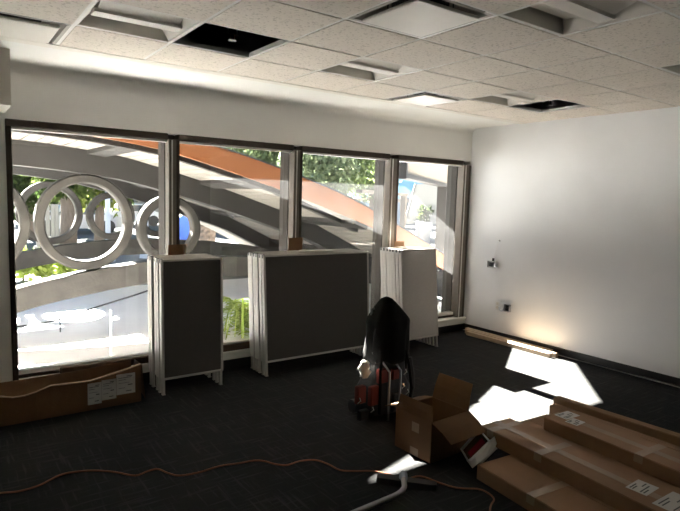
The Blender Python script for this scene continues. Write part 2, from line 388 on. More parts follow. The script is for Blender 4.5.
# ------------------------------------------------------------------ partition panels
def make_panel(w, fab, h=1.255, bot=.14, th=.05):
    t = bpy.data.objects.new('partition_panel', None); COL.objects.link(t); t.empty_display_size = .1
    obj('fabric_board', MB().cbox(.022, w-.022, -th/2, th/2, bot+.02, h-.02, .006), fab, t, local=True)
    fr = MB()
    fr.cbox(0, .024, -th/2, th/2, bot, h, .004); fr.cbox(w-.024, w, -th/2, th/2, bot, h, .004)
    fr.cbox(.024, w-.024, -th/2-.001, th/2+.001, h-.022, h, .004); fr.cbox(.024, w-.024, -th/2-.001, th/2+.001, bot, bot+.022, .004)
    obj('frame', fr, 'panel_metal', t, local=True)
    sl = MB().box(-.0015, .003, -.006, .006, bot+.05, h-.06)
    obj('edge_slot', sl, 'light_grey', t, local=True)
    for xx in (0, w-.026):
        obj('end_cap', MB().box(xx-.002, xx+.020, -.014, .014, h-.035, h+.003), 'black', t, local=True)
    for xx in (.004, w-.032):
        lg = MB().cbox(xx, xx+.028, -.012, .012, 0.008, bot+.01, .003); lg.cbox(xx-.002, xx+.03, -.018, .018, 0, .01, .002)
        obj('leg', lg, 'panel_metal', t, local=True)
    return t
ordn = ['front', 'second', 'third', 'fourth', 'fifth', 'sixth', 'seventh']
def stack(w, ys, xs, tilt, side, grp, fab, tone):
    base = None
    n = len(ys)
    for i, (y, x) in enumerate(zip(ys, xs)):
        if base is None: p = base = make_panel(w, fab)
        else: p = dup(base)
        p.location = (x, y, .002); p.rotation_euler = (-tilt, 0, 0)
        which = 'front' if i == 0 else ('rearmost' if i == n-1 else ordn[i]+' from the front')
        tag(p, '%s fabric partition panel on metal legs, %s in the %s' % (tone, which, side), 'partition panel', grp)
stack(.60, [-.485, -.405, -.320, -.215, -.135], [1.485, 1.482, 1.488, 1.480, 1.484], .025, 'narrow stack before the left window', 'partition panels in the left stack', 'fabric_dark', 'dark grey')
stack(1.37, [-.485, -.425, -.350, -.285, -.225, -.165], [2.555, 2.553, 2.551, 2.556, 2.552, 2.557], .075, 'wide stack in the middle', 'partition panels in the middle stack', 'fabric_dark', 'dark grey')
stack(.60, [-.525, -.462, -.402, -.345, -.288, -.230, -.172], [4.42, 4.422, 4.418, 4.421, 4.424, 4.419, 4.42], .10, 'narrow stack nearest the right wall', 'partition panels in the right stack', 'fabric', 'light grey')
# folded cardboard corner pieces standing on the stacks
def corner_piece(x, y, z, w, h, label, ang):
    t = thing('cardboard_corner', label, 'cardboard', (x, y, z), 'folded cardboard pieces on the stacks')
    c, s = math.cos(ang), math.sin(ang)
    def P(u, v, k): return (x+u*c-v*s, y+u*s+v*c, z+k)
    m = MB().hexa([P(0, 0, 0), P(w, 0, 0), P(w, .006, 0), P(0, .006, 0), P(0.004, 0, h), P(w, 0, h*1.02), P(w, .006, h*1.02), P(0.004, .006, h)])
    obj('front_leaf', m, 'card', t)
    m = MB().hexa([P(w, .0, 0), P(w+.05, .06, 0), P(w+.046, .065, 0), P(w, .0062, 0), P(w, 0, h*1.02), P(w+.06, .06, h*.95), P(w+.056, .065, h*.95), P(w, .0062, h*1.02)])
    obj('side_leaf', m, 'card_in', t)
corner_piece(1.66, -.16, 1.260, .16, .10, 'small brown folded cardboard piece on top of the left panel stack', .1)
corner_piece(3.02, -.12, 1.260, .19, .14, 'small brown folded cardboard piece on top of the middle panel stack', .1)
corner_piece(4.60, -.10, 1.258, .17, .07, 'low folded cardboard piece on top of the right panel stack', .05)
fs = obj('foam_sheet', MB().slab([(3.0, -.38, 1.262), (3.42, -.42, 1.262), (3.5, -.27, 1.262), (3.1, -.22, 1.262)], .012, (0, 0, 1)), 'paper', origin=(3.2, -.33, 1.262))
tag(fs, 'thin white sheet lying on top of the middle panel stack', 'sheet')
# ------------------------------------------------------------------ left open carton
t = thing('open_carton', 'long open brown carton with white shipping labels on the floor below the left window', 'cardboard box', (.5, -.40, 0))
topf = [(-.45, .26), (-.1, .255), (.21, .248), (.30, .225), (.38, .222), (.46, .238), (.57, .272), (.68, .262), (.87, .255), (1.0, .275), (1.13, .302), (1.285, .340)]
def wall_strip(pts, ya, yb, leanf):
    m = MB(); rings = []
    for x, z in pts:
        rings.append([(x, ya, 0.001), (x, ya-leanf(x), z), (x, yb-leanf(x), z), (x, yb, 0.001)])
    return m.loft(rings, True, True)
obj('front_wall', wall_strip(topf, -.535, -.53, lambda x: .012*math.sin(x*5)), 'card', t)
obj('back_wall', wall_strip([(-.45, .27), (.3, .262), (.8, .27), (1.285, .30)], -.245, -.24, lambda x: -.01), 'card2', t)
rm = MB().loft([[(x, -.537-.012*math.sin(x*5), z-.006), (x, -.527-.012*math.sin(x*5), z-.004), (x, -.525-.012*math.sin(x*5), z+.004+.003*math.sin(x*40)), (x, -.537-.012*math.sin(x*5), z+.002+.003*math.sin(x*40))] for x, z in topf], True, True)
o_ = obj('torn_rim_highlight', rm, 'rim', t); o_['label'] = 'torn cardboard edge with its highlight in the colour'
obj('end_wall', MB().hexa([(1.285, -.53, .001), (1.29, -.53, .001), (1.29, -.24, .001), (1.285, -.24, .001), (1.283, -.54, .338), (1.289, -.54, .338), (1.31, -.25, .30), (1.305, -.25, .30)]), 'card', t)
obj('end_flap', MB().hexa([(1.291, -.545, .335), (1.294, -.545, .335), (1.335, -.50, .01), (1.331, -.50, .008), (1.292, -.30, .33), (1.295, -.30, .33), (1.353, -.33, .01), (1.349, -.33, .008)]), 'card', t)
obj('end_wall', MB().box(-.455, -.45, -.535, -.24, .001, .26), 'card', t)
obj('bottom', MB().box(-.45, 1.285, -.53, -.245, .001, .006), 'card_in', t)
def sheet(x0, x1, z0, z1, y): return MB().box(x0, x1, y-.003, y-.0005, z0, z1)
for j, (x0, x1, z0, z1) in enumerate(((.845, .955, .05, .235), (.957, 1.075, .07, .245), (1.077, 1.235, .095, .275))):
    yy = -.5365-.012*math.sin((x0+x1)/2*5)*((z0+z1)/2/.27)-.006
    s = obj('shipping_label', sheet(x0, x1, z0, z1, yy), 'paper', t)
    s['label'] = 'white paper label with small dark print'
    w = x1-x0; h = z1-z0
    for (a, b_, c, d) in ((.1, .8, .80, .84), (.1, .5, .70, .73), (.55, .85, .86, .93), (.1, .7, .55, .57), (.6, .85, .42, .52), (.1, .45, .30, .33), (.5, .8, .12, .2)):
        obj('printing', MB().box(x0+w*a, x0+w*b_, yy-.0038, yy-.003, z0+h*c, z0+h*(c+.35*(d-c)+.01)), 'ink', s)
# ------------------------------------------------------------------ long cartons on the right
def carton(name, label, ex, ey, w, L, z0, z1, tilt, m, tape=True, lab=None, cross=(), group='long flat cartons on the floor'):
    # ex, ey: near-left corner of the window-side end; the carton runs towards -y
    t = thing(name, label, 'cardboard box', (ex, ey, z0), group)
    t.rotation_euler = (0, 0, tilt); h = z1-z0
    bd = MB().cbox(0, w, -L, 0, .001, h, .004)
    obj('body', bd, m, t, local=True)
    fl = MB()
    fl.box(.004, w*.5-.002, -L+.004, -.004, h, h+.003); fl.box(w*.5+.002, w-.004, -L+.004, -.004, h, h+.003)
    obj('top_flaps', fl, m, t, local=True)
    if tape:
        tp = MB().box(w*.5-.03, w*.5+.03, -L, .001, h+.003, h+.0042); tp.box(w*.5-.03, w*.5+.03, 0.0005, .0018, h-.07, h+.0042)
        obj('tape', tp, 'tape', t, local=True)
    for c in cross:
        cr = MB().box(-.001, w+.001, c-.03, c+.03, h+.0042, h+.0052); cr.box(-.0015, .0, c-.03, c+.03, h-.05, h+.0052)
        obj('tape', cr, 'tape', t, local=True)
    if lab:
        for (a, b_, c, d, rot) in lab:
            lb = MB(); cc, ss_ = math.cos(rot), math.sin(rot)
            mx, my = (a+b_)/2, (c+d)/2
            def Q(u, v, k): return (mx+(u-mx)*cc-(v-my)*ss_, my+(u-mx)*ss_+(v-my)*cc, h+k)
            lb.hexa([Q(a, c, .0052), Q(b_, c, .0052), Q(b_, d, .0052), Q(a, d, .0052), Q(a, c, .0062), Q(b_, c, .0062), Q(b_, d, .0062), Q(a, d, .0062)])
            l = obj('shipping_label', lb, 'paper', t, local=True); l['label'] = 'white paper label'
            for k, (ua, ub, q) in enumerate(((.1, .6, .85), (.1, .45, .72), (.55, .9, .55), (.1, .8, .35), (.1, .5, .2))):
                x0_, x1_ = a+(b_-a)*ua, a+(b_-a)*ub; yq = c+(d-c)*q
                obj('printing', MB().hexa([Q(x0_, yq-.004, .0062), Q(x1_, yq-.004, .0062), Q(x1_, yq+.004, .0062), Q(x0_, yq+.004, .0062), Q(x0_, yq-.004, .0066), Q(x1_, yq-.004, .0066), Q(x1_, yq+.004, .0066), Q(x0_, yq+.004, .0066)]), 'ink', l, local=True)
    return t
carton('carton', 'wide flat brown carton lowest at the front of the carton pile, under the taped one', 2.745, -3.12, .60, 1.75, 0, .10, -.09, 'card2', False, None, (-.45,))
carton('carton', 'long taped brown carton with a white label, lying across the front carton', 3.075, -2.86, .315, 1.75, .104, .205, -.075, 'card2', True, [(.10, .26, -1.18, -1.06, .1), (.06, .30, -1.40, -1.24, .05)], (-.10, -.52))
carton('carton', 'dark flat carton on the floor between the taped carton and the tube, mostly covered', 3.46, -2.80, .50, 1.75, 0, .10, -.06, 'card2', False)
carton('carton', 'brown carton with grey labels at its end, upper one on the right', 3.64, -3.01, .30, 1.75, .104, .205, -.06, 'card2', True, [(.10, .27, -.13, -.02, .0), (.06, .18, -.24, -.14, .1)], (-.75,))
t = carton('slim_carton', 'slim pale brown carton on the floor behind the labelled carton', 4.00, -2.82, .085, 1.7, 0, .165, .0, 'card2', False, group='slim cartons on the floor')
t = carton('slim_carton', 'tall slim brown carton at the far side of the carton pile, nearest the right wall', 4.10, -2.79, .08, 1.7, 0, .205, .05, 'card2', False, group='slim cartons on the floor')
# ------------------------------------------------------------------ open box with raised flaps
def floorpt(px, py, z):
    d = F_+R_*((px-340)/FPX)-U_*((py-255.5)/FPX)
    return CAM+d*((z-CAM.z)/d.z)
BH = .30
nb = floorpt(430, 464, 0); lb_ = floorpt(397.5, 447, 0)
ey = (lb_-nb); ey.z = 0; ylen = .36; ey = ey.normalized()*ylen
ex = Vector((ey.y, -ey.x, 0)).normalized()*.40
t = thing('open_box', 'open brown cardboard box with raised flaps beside the tool bag', 'cardboard box', tuple(nb))
A = [nb, nb+ex, nb+ex+ey, nb+ey]
up = Vector((0, 0, BH))
cen = (A[0]+A[2])/2
def wallq(a, b_, name, m='card', th=.005, z0=.001):
    n = (cen-(a+b_)/2); n.z = 0; n = n.normalized()
    z0v = Vector((0, 0, z0))
    return obj(name, MB().hexa([a+z0v, b_+z0v, b_+n*th+z0v, a+n*th+z0v, a+up, b_+up, b_+n*th+up, a+n*th+up]), m, t)
wallq(A[3], A[0], 'side'); wallq(A[0], A[1], 'side'); wallq(A[1], A[2], 'side'); wallq(A[2], A[3], 'side')
obj('bottom', MB().slab([p+Vector((0, 0, .001)) for p in A], .004, (0, 0, 1)), 'card_in', t)
def flap(a, b_, out, rise, length, name='flap', inset=.0, m='card'):
    a = a+up; b_ = b_+up; d = (Vector(out).normalized()*math.cos(rise)+Vector((0, 0, 1))*math.sin(rise))
    e = (b_-a).normalized()*inset
    p = [a, b_, b_+d*length-e, a+d*length+e]
    mid = [a.lerp(p[3], .5)+d.cross(b_-a).normalized()*.008, b_.lerp(p[2], .5)+d.cross(b_-a).normalized()*.008]
    n = d.cross(b_-a).normalized()*.004
    m_ = MB().loft([[a, b_, b_+n, a+n], [mid[0], mid[1], mid[1]+n, mid[0]+n], [p[3], p[2], p[2]+n, p[3]+n]], True, True)
    return obj(name, m_, m, t)
exn = ex.normalized(); eyn = ey.normalized()
flap(A[3], A[0], exn, math.radians(80), .11, inset=.02)             # camera-left side, standing up
flap(A[1], A[2], exn, math.radians(75), .20, inset=.015)            # far side, standing up
flap(A[0], A[1], -eyn, math.radians(-30), .20, inset=.01)           # near right side, hanging outwards
flap(A[2], A[3], eyn, math.radians(-16), .15, inset=.02)              # window side, lying outwards
tp = MB().hexa([A[0]+eyn*.19+Vector((0, 0, .18))-exn*.0015, A[0]+eyn*.12+Vector((0, 0, .18))-exn*.0015, A[0]+eyn*.12+Vector((0, 0, .18)), A[0]+eyn*.19+Vector((0, 0, .18)),
                A[0]+eyn*.19+Vector((0, 0, .25))-exn*.0015, A[0]+eyn*.12+Vector((0, 0, .25))-exn*.0015, A[0]+eyn*.12+Vector((0, 0, .25)), A[0]+eyn*.19+Vector((0, 0, .25))])
obj('tape_patch', tp, 'tape', t)
tp = MB().hexa([A[0]+eyn*.20+Vector((0, 0, .002))-exn*.0015, A[0]+eyn*.12+Vector((0, 0, .002))-exn*.0015, A[0]+eyn*.12+Vector((0, 0, .002)), A[0]+eyn*.20+Vector((0, 0, .002)),
                A[0]+eyn*.20+Vector((0, 0, .06))-exn*.0015, A[0]+eyn*.12+Vector((0, 0, .06))-exn*.0015, A[0]+eyn*.12+Vector((0, 0, .06)), A[0]+eyn*.20+Vector((0, 0, .06))])
obj('tape_patch', tp, 'tape', t)
# torn white package with a red label, leaning on the end of the front cartons
P0 = floorpt(472, 468, 0)
t = thing('torn_package', 'torn white paper package with a red label leaning on the end of the cartons', 'package', tuple(P0))
c_ = [floorpt(460, 449, .05), floorpt(467.5, 462, .02), floorpt(489, 441, .17), floorpt(478.5, 428.5, .20)]   # open end facing the camera
n_ = (c_[1]-c_[0]).cross(c_[3]-c_[0]).normalized()
if n_.dot(CAM-c_[0]) > 0: n_ = -n_
for a_, b_ in ((0, 1), (1, 2), (2, 3), (3, 0)):
    cc_ = (c_[0]+c_[2])/2; e0 = (cc_-(c_[a_]+c_[b_])/2).normalized()*.006
    obj('side', MB().hexa([c_[a_], c_[b_], c_[b_]+e0, c_[a_]+e0, c_[a_]+n_*.10, c_[b_]+n_*.10, c_[b_]+n_*.10+e0, c_[a_]+n_*.10+e0]), 'rag', t)
ins = [p_.lerp((c_[0]+c_[2])/2, .10)+n_*.02 for p_ in c_]
obj('inner_box', MB().slab(ins, .05, n_), 'card_in', t)
rb = [ins[0].lerp(ins[3], .12).lerp(ins[1].lerp(ins[2], .12), .42), ins[0].lerp(ins[3], .12).lerp(ins[1].lerp(ins[2], .12), .80),
      ins[0].lerp(ins[3], .9).lerp(ins[1].lerp(ins[2], .9), .80), ins[0].lerp(ins[3], .9).lerp(ins[1].lerp(ins[2], .9), .42)]
rl = obj('label_band', MB().slab(rb, -.003, n_), 'redink', t); rl['label'] = 'red label band'
wr = MB(); rings = []; rr = random.Random(12)
lo = [floorpt(467.5, 462, .018), floorpt(472, 468, .015), floorpt(477, 464, .07), floorpt(486, 457, .10), floorpt(495, 447, .125), floorpt(499.5, 435, .17)]
hi = [floorpt(467.5, 461, .025), floorpt(472, 457, .06), floorpt(477, 452, .10), floorpt(483, 447, .135), floorpt(488, 441.5, .165), floorpt(490, 440, .175)]
for a_, b_ in zip(lo, hi):
    mid = a_.lerp(b_, .5)-n_*rr.uniform(.005, .02)
    rings.append([a_, mid, b_, b_+n_*.004, mid+n_*.005, a_+n_*.004])
obj('torn_wrapper', wr.loft(rings, True, True), 'rag', t)
# ------------------------------------------------------------------ tool bag and jacket
bx, by = 2.945, -1.90
t = thing('tool_bag', 'black wheeled tool bag with red pockets under the black jacket', 'tool bag', (bx, by, 0))
def sec(w, d, z, n=20, cx=bx, cy=by, pw=.45):
    o = []
    for k in range(n):
        a = 2*PI*k/n; c, s = math.cos(a), math.sin(a)
        o.append((cx+w*math.copysign(abs(c)**pw, c), cy+d*math.copysign(abs(s)**pw, s), z))
    return o
obj('body', MB().loft([sec(.225, .12, .05), sec(.235, .13, .08), sec(.235, .13, .26), sec(.19, .11, .34), sec(.175, .10, .58), sec(.14, .08, .63)], True, True), 'blackbag', t, smooth=False)
rd = math.radians(35)
def pocket(px, py, w, h, y, name='pocket', m='red', d=.05):
    p = at(px, py, y)
    return obj(name, MB().loft([[(p.x+u*w*.5, p.y-dd, p.z+v*h*.5) for u, v in ((-1, -1), (1, -1), (1, .9), (.8, 1), (-.8, 1), (-1, .9))] for dd in (-d, 0, )]+[[(p.x+u*w*.42, p.y-.012, p.z+v*h*.44) for u, v in ((-1, -1), (1, -1), (1, .9), (.8, 1), (-.8, 1), (-1, .9))]], True, True), m, t)
pocket(361.5, 395, .085, .145, -2.04, d=.035)
pocket(375, 396, .095, .16, -2.045, d=.035)
pocket(384, 376, .10, .12, -2.03, d=.05)
pocket(396, 374, .08, .09, -2.03, d=.05)
pocket(397, 402, .10, .15, -2.045, 'pocket', 'blackbag')
pocket(364, 415, .09, .08, -2.04, 'pocket', 'blackbag', .03)
for px in (390.5, 401.5):
    p = at(px, 350, -2.095); q_ = at(px+.5, 424, -2.095)
    obj('frame_tube', MB().tube([(p.x, p.y, max(q_.z, .03)), (p.x, p.y, .44), (p.x, p.y+.09, .50)], .009, 8), 'steel', t)
for sx in (-1, 1):
    w = MB().tube([(bx+sx*.20-.02, by+.15, .06), (bx+sx*.20+.02, by+.15, .06)], .06, 18)
    obj('wheel', w, 'rubber', t)
for sx in (-.16, .16):
    obj('strap', MB().tube([(bx+sx, by-.15, .08), (bx+sx*1.1, by-.17, .25), (bx+sx, by-.145, .45), (bx+sx*.8, by-.12, .58)], .012, 6), 'blackcloth', t)
obj('side_strap', MB().tube([(bx+.21, by-.10, .50), (bx+.235, by-.11, .36), (bx+.245, by-.11, .22), (bx+.225, by-.11, .12)], .014, 6), 'blackbag', t)
for px, py in ((405, 372), (407, 392), (403, 386), (359, 401), (372, 410)):
    p = at(px, py, -2.07)
    obj('buckle', MB().tube([(p.x-.012, p.y, p.z-.02), (p.x+.006, p.y-.01, p.z), (p.x, p.y, p.z+.025)], .008, 6), 'chrome', t)
hm = MB().tube([(bx-.13, by+.03, .60), (bx-.13, by+.03, .93), (bx+.13, by+.03, .93), (bx+.13, by+.03, .60)], .012, 8)
obj('handle', hm, 'rubber', t)
rg = MB(); rr = random.Random(3)
rings = []
pp = at(366, 370, -2.03)
for k in range(6):
    z = pp.z-.06+.13*k/5; w = (.035, .05, .045, .055, .045, .02)[k]
    rings.append([(pp.x+.01*math.sin(k*2)+w*math.cos(a*2*PI/10)*(1+.25*math.sin(a*2.2+k)), pp.y+.02+.03*math.sin(a*2*PI/10), z+.008*math.sin(3*a)) for a in range(10)])
tag(obj('rag', rg.loft(rings, True, True), 'rag', smooth=True, origin=tuple(pp)), 'white rag tucked into the left side of the tool bag', 'rag')
jk = MB(); rings = []
for z, w, d, cx in ((1.03, .012, .012, 2.947), (1.015, .045, .04, 2.949), (.985, .075, .065, 2.952), (.94, .115, .09, 2.959), (.885, .160, .115, 2.967), (.845, .190, .128, 2.974), (.825, .196, .132, 2.975), (.78, .190, .134, 2.972), (.70, .186, .138, 2.967), (.62, .192, .145, 2.962), (.54, .198, .15, 2.957), (.50, .194, .152, 2.952)):
    r = []
    for k in range(48):
        a = 2*PI*k/48; c, s = math.cos(a), math.sin(a)
        f = 1+(.045*math.sin(7*a+z*9)+.03*math.sin(12*a-5*z))*min(1, (1.02-z)*3)
        r.append((cx+w*f*math.copysign(abs(c)**.75, c), by+d*f*math.copysign(abs(s)**.75, s), z+(.02*math.sin(5*a) if z < .56 else 0)))
    rings.append(r)
rin = [[(2.94+(x-2.94)*.94, by+(y-by)*.94, z) for x, y, z in rings[k]] for k in (-1, -3, -5)]
jo = obj('jacket', jk.loft(rings+rin, True, False), 'blackcloth', smooth=True, origin=(2.94, by, .5))
tag(jo, 'black jacket draped over the handle of the tool bag', 'jacket')
hd = MB()
slv = MB().tube([(3.09, by-.05, .80), (3.115, by-.06, .66), (3.125, by-.06, .52), (3.12, by-.05, .40)], [.045, .045, .04, .035], 12)
obj('sleeve', slv, 'blackcloth', jo, smooth=True)
slv = MB().tube([(2.84, by-.05, .80), (2.82, by-.06, .66), (2.81, by-.06, .54), (2.805, by-.05, .47)], [.045, .045, .04, .035], 12)
obj('sleeve', slv, 'blackcloth', jo, smooth=True)
# ------------------------------------------------------------------ planks by the right wall
def plank(x0, x1, y0, y1, z0, z1, label, tilt=0):
    o = obj('wood_plank', MB().cbox(x0, x1, y0, y1, z0, z1, .003), 'wood', origin=((x0+x1)/2, (y0+y1)/2, z0)); o.rotation_euler = (0, 0, tilt)
    tag(o, label, 'plank', 'pine planks along the right wall')
plank(5.83, 5.885, -1.60, -.28, 0.001, .055, 'pale pine plank on the floor by the right wall, the one nearest the room')
plank(5.895, 5.95, -1.64, -.20, 0.001, .06, 'pale pine plank on the floor by the right wall, the middle one')
plank(5.965, 6.03, -1.52, -.14, 0.001, .06, 'pale pine plank on the floor against the right wall baseboard')
# ------------------------------------------------------------------ extension cord, vacuum wand
pts = [(-40, 497), (0, 493), (20, 491), (40, 485), (60, 475), (78, 471.5), (95, 470.5), (115, 472), (135, 475.5), (148, 471), (158, 469), (168, 473), (180, 475.5), (200, 472), (220, 466), (240, 463), (254, 460.5), (264, 461), (275, 464), (287, 465), (300, 461), (315, 460), (328, 464), (340, 470), (355, 471), (372, 471), (388, 474), (405, 479), (420, 476), (440, 483), (458, 488), (478, 489), (488, 493), (494, 499), (491, 505), (490, 512), (492, 520)]
ctr = [floorpt(x, y, .0075) for x, y in pts]
def smoothpts(c, n=4):
    o = []
    for i in range(len(c)-1):
        p0, p1, p2, p3 = c[max(i-1, 0)], c[i], c[i+1], c[min(i+2, len(c)-1)]
        for k in range(n):
            s = k/n; o.append(.5*((2*p1)+(p2-p0)*s+(2*p0-5*p1+4*p2-p3)*s*s+(3*p1-p0-3*p2+p3)*s**3))
    o.append(c[-1]); return o
tag(obj('extension_cord', MB().tube(smoothpts(ctr), .0055, 8), 'cord', smooth=True, origin=(1, -2, 0)), 'thin orange extension cord winding across the carpet', 'cord')
n0 = floorpt(404, 478, .05)
t = thing('vacuum_wand', 'grey metal vacuum wand with a flat black floor head at the bottom centre', 'vacuum wand', (n0.x, n0.y, 0))
h0 = floorpt(377, 476, .03); h1 = floorpt(434, 483.5, .03); hdv = (h1-h0).normalized(); hp = Vector((-hdv.y, hdv.x, 0))
hh = MB()
hh.loft([[h0+hdv*s+hp*(.045*k)+Vector((0, 0, -.029)), h0+hdv*s-hp*(.045*k)+Vector((0, 0, -.029)), h0+hdv*s-hp*(.03*k)+Vector((0, 0, .004*k)), h0+hdv*s+hp*(.03*k)+Vector((0, 0, .004*k))] for s, k in ((0, .7), (.02, 1), (.15, 1.1), (.24, 1.1), (.37, 1), (.39, .7))], True, True)
obj('floor_head', hh, 'rubber', t)
w1 = floorpt(404, 488, .04); w2 = floorpt(398, 494, .03); w3 = floorpt(357, 511.5, .02); w4 = floorpt(300, 535, .02)
w4.z = w3.z = .02
nk = floorpt(403.5, 474.5, .06)
obj('neck', MB().tube([(nk.x, nk.y, .02), nk, floorpt(404, 479, .058)], [.03, .026, .022], 12), 'polegrey', t, smooth=True)
obj('wand', MB().tube(smoothpts([nk, floorpt(404, 482, .055), w1, w2, floorpt(385, 499.8, .022), w3, w4], 4), .017, 12), 'steel', t, smooth=True)
# ------------------------------------------------------------------ wall items
hp_ = Vector((XR, -.575, 1.342))
t = thing('dangling_box', 'metal electrical box dangling by a white wire from a hole in the right wall', 'electrical box', (XR, -.50, 1.02))
obj('wall_hole', MB().tube([(XR-.002, hp_.y, hp_.z), (XR+.001, hp_.y, hp_.z)], .012, 12), 'black', t)
obj('wire', MB().tube(smoothpts([Vector((XR-.002, hp_.y, hp_.z)), Vector((XR-.03, -.572, 1.30)), Vector((XR-.02, -.54, 1.2)), Vector((XR-.03, -.515, 1.10)), Vector((XR-.035, -.51, 1.07))]), .004, 6), 'plastic_white', t, smooth=True)
bxm = MB()
cy_, cz_ = -.505, 1.015
for a in ((-.06, .06, -.045, -.04), (-.06, .06, .04, .045)): bxm.box(XR-.075, XR-.015, cy_+a[0], cy_+a[1], cz_+a[2], cz_+a[3])
for a in ((-.06, -.055), (.055, .06)): bxm.box(XR-.075, XR-.015, cy_+a[0], cy_+a[1], cz_-.045, cz_+.045)
bxm.box(XR-.019, XR-.013, cy_-.06, cy_+.06, cz_-.045, cz_+.045)
obj('box_shell', bxm, 'galv', t)
obj('receptacle', MB().cbox(XR-.085, XR-.025, cy_-.03, cy_+.02, cz_-.03, cz_+.03, .004), 'rubber', t)
obj('bracket', MB().box(XR-.08, XR-.02, cy_-.075, cy_-.062, cz_-.03, cz_+.012), 'chrome', t)
obj('connector', MB().tube([(XR-.04, cy_-.01, cz_+.045), (XR-.035, cy_-.01, cz_+.085)], .016, 8), 'rubber', t)
t = thing('wall_outlet', 'white outlet cover low on the right wall with a loose cable', 'outlet', (XR, -.60, .45))
obj('cover_plate', MB().cbox(XR-.007, XR, -.64, -.565, .395, .515, .003), 'plastic_white', t)
for dz in (-.025, .025): obj('socket', MB().cbox(XR-.010, XR-.006, -.62, -.586, .455+dz-.018, .455+dz+.018, .002), 'light_white', t)
obj('cable', MB().tube(smoothpts([Vector((XR-.01, -.635, .44)), Vector((XR-.03, -.66, .41)), Vector((XR-.03, -.70, .40)), Vector((XR-.02, -.725, .44)), Vector((XR-.008, -.74, .455))]), .007, 6), 'cable', t, smooth=True)
t = thing('junction_box', 'open dark metal junction box low on the right wall beside the outlet cover', 'electrical box', (XR, -.78, .45))
jb = MB()
for a in ((-.82, -.81, .40, .50), (-.74, -.73, .40, .50), (-.82, -.73, .40, .408), (-.82, -.73, .492, .50)): jb.box(XR-.03, XR, *a)
obj('box_shell', jb, 'galv', t)
obj('opening', MB().box(XR-.012, XR-.001, -.81, -.74, .408, .492), 'black', t)
obj('wires', MB().tube([(XR-.012, -.80, .47), (XR-.035, -.785, .45), (XR-.03, -.76, .48), (XR-.012, -.75, .43)], .005, 6), 'rubber', t)
# ================================================================== outside
ZG = -.1
struct('ground', MB().box(-30, 45, .25, 6.6, ZG-.2, ZG), 'plaza', 'pale concrete plaza outside the windows')
struct('path', MB().box(-30, 45, 6.6, 13, ZG-.2, ZG-.004), 'paving', 'plaza ground beyond the canopy, darkened to cut bounced light')  # far plaza split off darker to reduce bounced light on trees and fence
struct('street', MB().box(-60, 120, 13, 70, ZG-.2, ZG-.02), 'street', 'grey street beyond the plaza')
# building overhang and angled wing
sf = MB()
poly = [(XL-2, .25), (XL-2, 1.225), (4.93, 1.225), (5.93, 2.11), (6.45, 2.57), (6.45, .25)]
sf.loft([[(x, y, 2.84) for x, y in poly], [(x, y, 3.2) for x, y in poly]], True, True)
struct('soffit', sf, 'beige', 'beige roof overhang outside the windows')
wv = Vector((.81, .587, 0)).normalized(); wn = Vector((-wv.y, wv.x, 0))
w0 = Vector((7.75, 3.2, 0))
def wq(mb, s0, s1, z0, z1, d0=0, d1=.22):
    a = w0+wv*s0; b_ = w0+wv*s1
    return mb.hexa([a+wn*d0+Vector((0, 0, z0)), b_+wn*d0+Vector((0, 0, z0)), b_+wn*d1+Vector((0, 0, z0)), a+wn*d1+Vector((0, 0, z0)),
                    a+wn*d0+Vector((0, 0, z1)), b_+wn*d0+Vector((0, 0, z1)), b_+wn*d1+Vector((0, 0, z1)), a+wn*d1+Vector((0, 0, z1))])
ww = MB(); wq(ww, .0, 9.5, 2.42, 3.7); wq(ww, 6.1, 9.5, ZG, 2.42)
wing = struct('wall_wing', ww, 'beige', 'beige angled wing wall with a large opening outside the right window')
bf = MB(); wq(bf, -.02, 6.1, 2.32, 2.42, -.03, .25); wq(bf, 5.93, 6.1, ZG, 2.32, -.03, .25); wq(bf, -.12, .0, 2.30, 3.7, -.03, .25)
obj('opening_frame', bf, 'bronze_dark', wing)
bf = MB(); wq(bf, .6, 5.75, 2.0, 2.08, 1.1, 1.25); wq(bf, 5.3, 5.5, ZG, 2.08, 1.1, 1.25)
obj('inner_frame', bf, 'bronze_dark', wing)
# --- arched canopy
PR = [(.231, 2.471), (.625, 2.461), (1.053, 2.436), (1.46, 2.396), (1.875, 2.344), (2.11, 2.297), (2.638, 2.166), (3.066, 2.05), (3.435, 1.945), (4.174, 1.71), (4.996, 1.442), (5.399, 1.257), (5.902, 1.022), (6.54, .716), (7.194, .38), (7.53, .213), (8.117, -.09)]
ZTP = [(.231, 2.595), (1.237, 2.583), (1.825, 2.553), (2.16, 2.511), (2.555, 2.436), (2.991, 2.338), (3.427, 2.224), (3.754, 2.13), (4.358, 1.945), (4.988, 1.703), (5.399, 1.517), (5.902, 1.285), (6.54, .98), (7.194, .64), (7.53, .464), (8.117, .154)]
XM = .231
def curve(T, x):
    x = XM+abs(x-XM)
    if x >= T[-1][0]: return T[-1][1]-.52*(x-T[-1][0])
    for i in range(len(T)-1):
        if T[i][0] <= x <= T[i+1][0]:
            m = []
            for j in (i, i+1):
                a = T[max(j-1, 0)]; b_ = T[min(j+1, len(T)-1)]
                m.append((b_[1]-a[1])/(b_[0]-a[0]) if 0 < j else 0.)
            h = T[i+1][0]-T[i][0]; s = (x-T[i][0])/h
            return (2*s**3-3*s*s+1)*T[i][1]+(s**3-2*s*s+s)*h*m[0]+(-2*s**3+3*s*s)*T[i+1][1]+(s**3-s*s)*h*m[1]
    return T[0][1]
def zd(x): return curve(PR, x)
def zt(x): return curve(ZTP, x)
can = thing('arched_canopy', 'long arched canopy with orange edge, pale boarded underside and concrete ring trusses outside', 'canopy', (.231, 5, ZG))
YN, YF = .80, 9.6
XA, XZ = -7.6, 8.10
